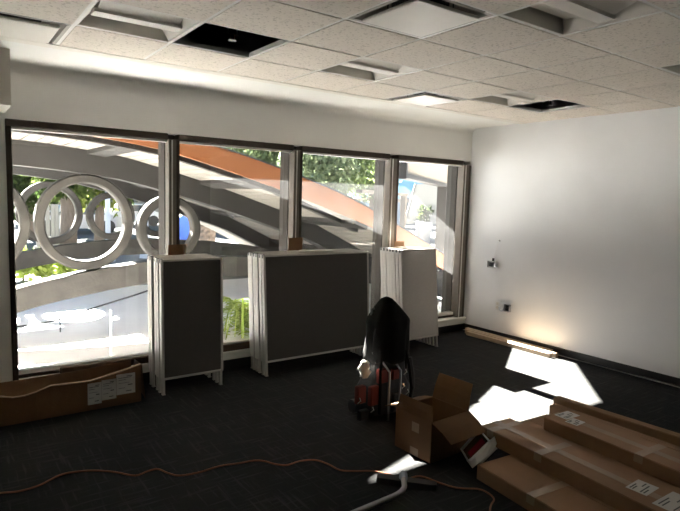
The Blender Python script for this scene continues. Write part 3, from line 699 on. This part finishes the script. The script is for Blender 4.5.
def xsr(a, b_, step):
    n = max(1, round((b_-a)/step)); return [a+(b_-a)*i/n for i in range(n+1)]
def strip(mb, x0, x1, y0, y1, f0, f1, step=.25):
    xs = xsr(x0, x1, step)
    mb.loft([[(x, y0, f0(x)), (x, y1, f0(x)), (x, y1, f1(x)), (x, y0, f1(x))] for x in xs], True, True)
dk = MB(); x = XA; pw = .157
def spans_at(a):  # unseen deck gaps and rear deck shaped to place sun and shade on the plaza
    if a < 2.1: return [(YN+.04, 3.75), (5.98, 6.38), (8.1, YF)]
    if a < 3.65: return [(YN+.04, 2.85), (4.1, YF)]
    return [(YN+.04, YF)]
while x < XZ:
    a, b_ = x+.012, x+pw-.012
    for y0, y1 in spans_at(a):
        dk.hexa([(a, y0, zd(a)), (b_, y0, zd(b_)), (b_, y1, zd(b_)), (a, y1, zd(a)), (a, y0, zd(a)+.02), (b_, y0, zd(b_)+.02), (b_, y1, zd(b_)+.02), (a, y1, zd(a)+.02)])
    x += pw
obj('boarding', dk, 'plank', can)
rf = MB()
for a, b_ in ((XA, 2.1), (2.1, 3.65), (3.65, XZ)):
    for y0, y1 in spans_at(a+.01):
        strip(rf, a, b_, y0, y1, lambda q: zd(q)+.045, lambda q: max(zt(q)-.015, zd(q)+.06))
obj('roofing', rf, 'roofgrey', can)
ul = MB()  # dark sheet added behind the boards so the gaps between them look shaded
for a, b_ in ((XA, 2.1), (2.1, 3.65), (3.65, XZ)):
    for y0, y1 in spans_at(a+.01):
        strip(ul, a, b_, y0+.001, y1-.001, lambda q: zd(q)+.024, lambda q: zd(q)+.044)
obj('gap_shade_sheet', ul, 'rubber', can)
fa = MB(); strip(fa, XA, XZ, YN, YN+.039, zd, lambda q: zt(q)-.018)
obj('fascia', fa, 'orange', can)
cp = MB(); strip(cp, XA, XZ, YN-.025, YN+.10, lambda q: zt(q)-.018, zt)
obj('coping', cp, 'roofgrey', can)
br = MB(); xs = xsr(3.44, 5.08, .16)
br.loft([[(x, YN+.06+(x-3.44)*.27, zd(x)-.06), (x, YN+.19+(x-3.44)*.27, zd(x)-.06), (x, YN+.19+(x-3.44)*.27, zd(x)-.0006), (x, YN+.06+(x-3.44)*.27, zd(x)-.0006)] for x in xs], True, True)
obj('brace', br, 'rib', can)
r0 = MB(); strip(r0, XA, 3.46, YN+.06, YN+.17, lambda q: zd(q)-.055, lambda q: zd(q)-.001)
obj('rib', r0, 'rib', can)
for y0, y1 in ((2.475, 2.77), (6.08, 6.37)):
    r1 = MB(); strip(r1, XA, XZ, y0, y1, lambda q: zd(q)-.31, lambda q: zd(q)-.001)
    obj('rib', r1, 'rib', can)
for px_ in (-6.06, -4.47, -2.87, -1.32, .02, 1.49, 3.02, 4.68, 6.19):
    for y0, y1 in [(YN+.045, 2.475)]+([] if px_ < 2 else [(4.15 if px_ < 3.6 else 2.77, 6.08)]):
        pu = MB(); strip(pu, px_, px_+.22, y0, y1, lambda q: zd(q)-.054, lambda q: zd(q)-.0005, .11)
        obj('purlin', pu, 'rib', can)
# lower chords and rings of the two trusses
LB = [(-4.2, -.12), (-2.0, .2), (-.692, .338), (-.021, .414), (.616, .609), (.902, .682), (1.288, .755), (1.741, .825), (2.244, .884), (2.831, .917), (3.368, .921), (3.788, .9), (4.677, .85), (5.516, .758), (6.355, .615), (7.194, .38), (7.9, -.05)]
def zl(x):
    for i in range(len(LB)-1):
        if LB[i][0] <= x <= LB[i+1][0]:
            s = (x-LB[i][0])/(LB[i+1][0]-LB[i][0]); return LB[i][1]+(LB[i+1][1]-LB[i][1])*s
    return LB[0][1] if x < 0 else LB[-1][1]
for y0 in (2.49, 6.10):
    lc = MB(); strip(lc, -4.2, 7.9, y0, y0+.25, lambda q: max(zl(q)-.306, ZG-.05), lambda q: max(zl(q), ZG), .2)
    obj('lower_chord', lc, 'concrete', can)
def ring(cx, cz, R, y0, y1, wd=.122):
    m = MB(); rings = []
    for k in range(64):
        a = 2*PI*k/64; c, s = math.cos(a), math.sin(a); q = .02
        rings.append([(cx+r*c*.955, y, cz+r*s) for r, y in ((R, y0+q), (R-q, y0), (R-wd+q, y0), (R-wd, y0+q), (R-wd, y1-q), (R-wd+q, y1), (R-q, y1), (R, y1-q))])
    rings.append(rings[0]); m.loft(rings)
    obj('ring', m, 'concrete', can, smooth=False)
for cx, cz, R in ((.20, 1.437, .650), (1.475, 1.442, .640), (2.605, 1.345, .478), (-1.196, 1.32, .638)):
    ring(cx, cz, R, 2.52, 2.71)
for cx, cz, R in ((.331, 1.437, .638), (1.581, 1.437, .587), (2.664, 1.387, .470), (3.57, 1.345, .386), (-.944, 1.32, .621)):
    ring(cx, cz, R, 6.13, 6.32)
p = at(228.5, 213, 4.9)
obj('lamp', MB().tube([(p.x, 4.9, zd(p.x)-.001), (p.x, 4.9, zd(p.x)-.05), (p.x+.10, 4.82, zd(p.x)-.13)], [.025, .04, .06], 10), 'rubber', can)
# --- thin post and handrail outside the left window
p = at(111, 357, 1.37)
t = thing('handrail', 'thin white post with a slim curved rail on the sunlit plaza outside the left window', 'handrail', (p.x, 1.37, ZG))
obj('post', MB().tube([(p.x, 1.37, ZG), (p.x, 1.37, .46)], .013, 8), 'plastic_white', t)
r_ = [at(5, 328, 2.95), at(30, 325, 2.95), at(60, 319, 2.95), at(100, 306, 2.95), at(150, 290, 2.95), at(190, 274, 2.95)]
rl2 = MB().tube(smoothpts(r_), .013, 8)
for q in (r_[0], r_[2], r_[4]): rl2.tube([(q.x, q.y, ZG), (q.x, q.y, q.z)], .009, 8)
tag(obj('guard_rail', rl2, 'rubber', smooth=True, origin=(r_[0].x, 2.95, ZG)), 'low grey curved rail crossing the shaded plaza below the concrete chord', 'rail')
# --- plants
def crown(mb, c, rx, ry, rz, n, size, rnd, droop=0.):
    for _ in range(n):
        while True:
            u = Vector((rnd.uniform(-1, 1), rnd.uniform(-1, 1), rnd.uniform(-1, 1)))
            if .25 < u.length < 1: break
        u *= .75+.35*noise.noise(u*2.3+Vector(c))
        p = Vector((c[0]+u.x*rx, c[1]+u.y*ry, c[2]+u.z*rz))
        d = Vector((rnd.uniform(-1, 1), rnd.uniform(-1, 1), rnd.uniform(-1, 1)-droop))
        mb.leaf(p, d, size*rnd.uniform(.18, .3), size*rnd.uniform(.7, 1.3), Vector((rnd.uniform(-1, 1), rnd.uniform(-1, 1), rnd.uniform(-1, 1))))
def tree(x, y, h, crx, crz, label, m='leaf_mid', n=1600, size=.28, tr=.16, seed=0, droop=.4, cz=None):
    rnd = random.Random(seed+11)
    t = thing('tree', label, 'tree', (x, y, ZG-.02), 'trees beyond the plaza')
    cz = cz or h-crz*.9
    tk = MB().tube([(x, y, ZG-.02), (x+.05, y, cz*.4), (x-.08, y+.05, cz), (x+.05, y, cz+crz*.5)], [tr*1.15, tr, tr*.75, tr*.3], 10)
    obj('trunk', tk, 'bark', t, smooth=True)
    br = MB()
    for k in range(6):
        a = rnd.uniform(0, 2*PI); z0 = cz-.3*crz+rnd.uniform(0, .6)*crz
        br.tube([(x, y, z0), (x+math.cos(a)*crx*.4, y+math.sin(a)*crx*.4, z0+crz*.3), (x+math.cos(a)*crx*.75, y+math.sin(a)*crx*.75, z0+crz*.4)], [tr*.4, tr*.25, tr*.08], 6)
    obj('branches', br, 'bark', t, smooth=True)
    lf = MB(); crown(lf, (x, y, cz), crx, crx, crz, n, size, rnd, droop)
    obj('foliage', lf, m, t, fix=False)
    return t
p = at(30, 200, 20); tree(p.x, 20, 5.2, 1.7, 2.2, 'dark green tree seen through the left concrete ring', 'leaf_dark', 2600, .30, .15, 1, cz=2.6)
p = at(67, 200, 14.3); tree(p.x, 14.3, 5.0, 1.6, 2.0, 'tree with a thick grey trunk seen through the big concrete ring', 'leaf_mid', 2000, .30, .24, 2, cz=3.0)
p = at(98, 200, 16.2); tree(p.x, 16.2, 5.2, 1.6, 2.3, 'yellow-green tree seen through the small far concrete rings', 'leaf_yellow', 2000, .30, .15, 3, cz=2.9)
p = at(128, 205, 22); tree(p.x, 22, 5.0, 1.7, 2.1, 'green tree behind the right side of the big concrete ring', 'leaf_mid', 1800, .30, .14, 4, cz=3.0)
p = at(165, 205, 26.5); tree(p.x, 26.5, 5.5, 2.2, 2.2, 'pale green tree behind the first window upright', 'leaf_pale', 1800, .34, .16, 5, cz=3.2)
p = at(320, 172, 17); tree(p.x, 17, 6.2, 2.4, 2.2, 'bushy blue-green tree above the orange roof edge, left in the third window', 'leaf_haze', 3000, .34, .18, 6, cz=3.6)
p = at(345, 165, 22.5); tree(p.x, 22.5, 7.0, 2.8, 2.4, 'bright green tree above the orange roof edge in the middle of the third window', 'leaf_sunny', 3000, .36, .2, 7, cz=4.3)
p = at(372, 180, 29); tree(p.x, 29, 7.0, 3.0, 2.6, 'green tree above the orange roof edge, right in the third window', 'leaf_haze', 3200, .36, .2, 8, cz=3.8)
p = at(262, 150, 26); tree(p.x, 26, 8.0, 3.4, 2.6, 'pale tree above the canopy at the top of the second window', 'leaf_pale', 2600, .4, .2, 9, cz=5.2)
for k, (px, lab) in enumerate(((20, 'tall dark background tree behind the left concrete rings'), (68, 'tall dark background tree behind the big concrete ring'),  # tall tree row added so its shadow darkens the street
                              (118, 'tall dark background tree behind the small far rings'), (168, 'tall dark background tree behind the first window upright'), (218, 'tall dark background tree behind the palm trunk'), (268, 'tall dark background tree right of the palm trunk'))):
    yy = 31.2 if k % 2 else 37.0; q = at(px, 200, yy); tree(q.x, yy, 13.5, 2.0, 5.6, lab, ('leaf_dark', 'leaf_mid')[k % 2], 2600, .62, .25, 30+k, cz=7.6)
# palm with a scaly trunk
p = at(207, 245, 12.5)
t = thing('palm_tree', 'palm with a thick scaly trunk seen under the canopy in the second window', 'palm', (p.x, 12.5, ZG))
tk = MB(); rings = []
for k in range(46):
    z = ZG+k*.1; rr_ = .27*(1+.10*(k % 2))*(1-.004*k)
    rings.append([(p.x+rr_*(1+.08*((j+k) % 2))*math.cos(2*PI*j/14), 12.5+rr_*(1+.08*((j+k) % 2))*math.sin(2*PI*j/14), z) for j in range(14)])
obj('trunk', tk.loft(rings, True, True), 'palmbark', t)
def frond(mb, base, a, L, rise, rnd, w=.05, l=.5):
    pts = []
    for k in range(9):
        s = k/8; pts.append(Vector((base[0]+math.cos(a)*L*s, base[1]+math.sin(a)*L*s, base[2]+rise*s-rise*1.6*s*s*s)))
    mb.tube(pts, [.012*(1-.8*k/8)+.003 for k in range(9)], 5)
    sd = Vector((-math.sin(a), math.cos(a), 0))
    for k in range(1, 9):
        for q in (0, .5):
            pp = pts[k-1].lerp(pts[k], q)
            for sg in (-1, 1):
                mb.leaf(pp, sd*sg+Vector((math.cos(a)*.6, math.sin(a)*.6, rnd.uniform(-.3, .1))), w*.5, l*(1-.06*k), Vector((0, 0, 1)))
rnd = random.Random(5); fm = MB()
for k in range(22): frond(fm, (p.x, 12.5, 4.4), k*2.4, rnd.uniform(1.5, 2.2), rnd.uniform(.2, 1.4), rnd)
obj('fronds', fm, 'leaf_mid', t, fix=False)
# low plants
def fern(px, py, Y, n, L, rise, label, m, seed, w=.05, l=.22):
    q = at(px, py, Y); rnd = random.Random(seed)
    t = thing('leafy_plant', label, 'plant', (q.x, Y, ZG))
    fm = MB()
    for k in range(n): frond(fm, (q.x, Y, ZG+rnd.uniform(.02, .15)), k*2.4+rnd.uniform(-.3, .3), L*rnd.uniform(.6, 1.1), rise*rnd.uniform(.5, 1.3), rnd, w, l)
    obj('leaves', fm, m, t, fix=False)
    obj('stem', MB().tube([(q.x, Y, ZG), (q.x, Y, ZG+.2)], .03, 8), 'bark', t)
fern(243, 322, 1.7, 26, .50, 1.15, 'bright yellow-green leafy plant close outside, in the gap between the left and middle stacks', 'leaf_lime', 1, .045, .20)
fern(449, 306, .58, 10, .10, .3, 'small dark leafy plant outside the lower right window', 'leaf_dark', 2, .04, .18)
for j, (px, Y, lab) in enumerate(((23, 8.3, 'bright green shrub behind the concrete chord, left one by the window jamb'), (44, 8.0, 'bright green shrub behind the concrete chord, middle of three'), (65, 8.3, 'bright green shrub behind the concrete chord, right one'))):
    q = at(px, 268, Y); rnd = random.Random(20+j)
    t = thing('shrub', lab, 'shrub', (q.x, Y, ZG), 'shrubs behind the concrete chord')
    fm = MB(); crown(fm, (q.x, Y, .22), .21, .21, .36, 420, .2, rnd, -.6)
    obj('leaves', fm, 'leaf_lime', t, fix=False)
    obj('stem', MB().tube([(q.x, Y, ZG), (q.x, Y, .3)], .03, 6), 'bark', t)
# --- street things far behind
t0 = at(35, 230, 11.2)
t = thing('picket_fence', 'pale fence of tall uprights seen through the left concrete rings', 'fence', (t0.x, 11.2, ZG))
for px in (38, 43, 48, 53, 57):
    q = at(px, 230, 11.2)
    obj('post', MB().cbox(q.x-.045, q.x+.045, 11.15, 11.25, ZG, 1.5, .01), 'bldwhite', t)
q0 = at(34, 230, 11.2); q1 = at(61, 230, 11.2)
for z in (.3, 1.2): obj('rail', MB().box(q0.x, q1.x, 11.251, 11.30, z, z+.08), 'bldwhite', t)
for px, Y, z1, lab in ((108, 11.3, 4.0, 'thin blue-grey lamp pole seen through the small far ring'), (146, 11.8, 4.0, 'thin blue-grey pole seen beside the first window upright')):
    q = at(px, 230, Y)
    t = thing('street_pole', lab, 'pole', (q.x, Y, ZG-.02), 'poles along the street')
    obj('shaft', MB().tube([(q.x, Y, ZG-.02), (q.x, Y, z1)], [.075, .05], 10), 'polegrey', t)
    obj('base', MB().tube([(q.x, Y, ZG-.02), (q.x, Y, .15)], [.2, .16], 10), 'polegrey', t)
def car(px, Y, m, label):
    q = at(px, 240, Y); z = ZG-.02
    t = thing('car', label, 'car', (q.x, Y, z), 'cars parked along the street')
    side = [(-2.1, .35), (-2.1, .75), (-1.9, .9), (-1.2, .98), (-.6, 1.42), (.7, 1.45), (1.45, 1.0), (2.05, .85), (2.15, .6), (2.1, .35)]
    obj('body', MB().prism(side, lambda u, v, k: (q.x+u, Y-.85+1.7*k, z+v-.1)), m, t)
    sg = [(-1.0, 1.0), (-.52, 1.36), (.65, 1.38), (1.2, 1.02)]
    obj('side_window', MB().prism(sg, lambda u, v, k: (q.x+u, Y-.87+.03*k, z+v-.1)), 'winglass', t)
    for u in (-1.3, 1.3):
        for yy in (-.86, .66): obj('wheel', MB().tube([(q.x+u, Y+yy, z+.33), (q.x+u, Y+yy+.2, z+.33)], .33, 18), 'rubber', t)
car(76, 24, 'car_silver', 'silver car parked behind the big concrete ring')
car(128, 30, 'car_white', 'white car parked behind the right part of the big ring')
car(225, 26, 'car_silver', 'pale blue-grey car parked beyond the palm trunk')
q = at(181, 236, 16)
t = thing('mailbox', 'bright blue street box seen through the concrete ring in the second window', 'mailbox', (q.x, 16, ZG-.02))
obj('body', MB().prism([(-.3, .2), (.3, .2), (.3, .95), (.2, 1.12), (0, 1.2), (-.2, 1.12), (-.3, .95)], lambda u, v, k: (q.x+u, 15.7+.6*k, ZG-.02+v)), 'blue', t)
for sx in (-.24, .24):
    for yy in (15.75, 16.25): obj('leg', MB().box(q.x+sx-.03, q.x+sx+.03, yy-.03, yy+.03, ZG-.02, ZG+.2), 'blue', t)
def building(x0, x1, Y, D, h, m, label, nw, roofm='bldtan', wz=((1.0, 2.2),)):
    t = thing('building', label, 'building', ((x0+x1)/2, Y, ZG-.02), 'buildings beyond the street')
    obj('wall', MB().box(x0, x1, Y, Y+D, ZG-.02, h), m, t)
    obj('roof', MB().cbox(x0-.3, x1+.3, Y-.3, Y+D+.3, h, h+.3, .05), roofm, t)
    for a, b_ in wz:
        for k in range(nw):
            c = x0+(x1-x0)*(k+.5)/nw; w = (x1-x0)/nw*.3
            f = obj('window', MB().box(c-w, c+w, Y-.06, Y+.02, a, b_), 'bldwhite', t)
            obj('pane', MB().box(c-w+.06, c+w-.06, Y-.08, Y-.05, a+.06, b_-.06), 'winglass', f)
qa = at(20, 230, 46); qb = at(100, 230, 46)
building(qa.x, qb.x, 46, 8, 4.2, 'bldtan', 'low tan building behind the trees on the left', 5)
qa = at(104, 230, 48); qb = at(164, 230, 48)
building(qa.x, qb.x, 48, 8, 3.6, 'bldwhite', 'low white building behind the trees beside the first window upright', 5)
qa = at(178, 230, 47); qb = at(280, 230, 47)
building(qa.x, qb.x, 47, 8, 3.0, 'bldblue', 'low pale blue building seen under the canopy in the second window', 8)
sh = [at(416, 184, 15), at(447, 184, 15), at(447, 224, 15), at(405, 224, 15)]
t = thing('white_standin', 'added translucent white panel with a slanted edge seen through the opening of the beige wing', 'panel', (sh[0].x, 15, ZG-.02))  # added glowing stand-in for the bright white area behind the wing opening
obj('fabric', MB().slab(sh, .01, (0, 1, 0)), 'standin_cloth', t)
for q_ in (sh[2], sh[3]): obj('post', MB().tube([(q_.x, 15.05, ZG-.02), (q_.x, 15.05, q_.z+.2)], .06, 8), 'bldwhite', t)
for a_, b_ in ((sh[2], sh[1]), (sh[3], sh[0])): obj('edge_pole', MB().tube([(a_.x, 15.05, a_.z), (b_.x, 15.05, b_.z)], .04, 8), 'bldwhite', t)
qa = at(396, 230, 30); qb = at(450, 230, 30)
building(qa.x, qb.x, 30, 8, 1.75, 'bldblue', 'low pale blue building beyond the added white panel', 4)
q = at(424, 229, 14)
t = thing('planter', 'small white planter with a dark plant outside the right window', 'planter', (q.x, 14, ZG-.02))
obj('pot', MB().tube([(q.x, 14, ZG-.02), (q.x, 14, .9)], [.3, .42], 14), 'bldwhite', t)
fm = MB(); crown(fm, (q.x, 14, 1.3), .4, .4, .45, 200, .25, random.Random(9), .2); obj('plant', fm, 'leaf_dark', t, fix=False)
q = at(440, 312, .55)
t = thing('bollard', 'short white bollard outside the lower right window', 'bollard', (q.x, .55, ZG))
obj('post', MB().tube([(q.x, .55, ZG), (q.x, .55, .25)], .05, 12), 'plastic_white', t)
obj('cap', MB().tube([(q.x, .55, .25), (q.x, .55, .30)], [.05, .02], 12), 'plastic_white', t)
# ------------------------------------------------------------------ light
K = .714
sd = Vector((0, -1, -K))
sl = bpy.data.lights.new('sun', 'SUN'); so = bpy.data.objects.new('sun', sl); COL.objects.link(so)
so.rotation_euler = sd.to_track_quat('-Z', 'Y').to_euler(); sl.energy = 115; sl.angle = math.radians(.53); sl.color = (1, .95, .87)
so.location = (0, 30, 20)
w = bpy.data.worlds.new('sky'); SC.world = w; w.use_nodes = True; N = w.node_tree.nodes; L = w.node_tree.links
bg = N['Background']
tc = N.new('ShaderNodeTexCoord'); sp = N.new('ShaderNodeSeparateXYZ'); L.new(tc.outputs['Generated'], sp.inputs[0])
rp = N.new('ShaderNodeValToRGB'); e = rp.color_ramp.elements
e[0].position = .0; e[0].color = (.24, .50, .74, 1); e[1].position = .6; e[1].color = (.22, .46, .90, 1)
e2 = rp.color_ramp.elements.new(.12); e2.color = (.26, .54, .85, 1)
L.new(sp.outputs[2], rp.inputs[0]); L.new(rp.outputs[0], bg.inputs[0]); bg.inputs[1].default_value = .6
SC.view_settings.view_transform = 'Standard'; SC.view_settings.look = 'None'; SC.view_settings.exposure = 1.4; SC.view_settings.gamma = 1
SC.view_settings.use_curve_mapping = False
SC.cycles.use_denoising = True; SC.cycles.max_bounces = 14; SC.cycles.diffuse_bounces = 7; SC.cycles.transparent_max_bounces = 16
SC.cycles.sample_clamp_indirect = 12
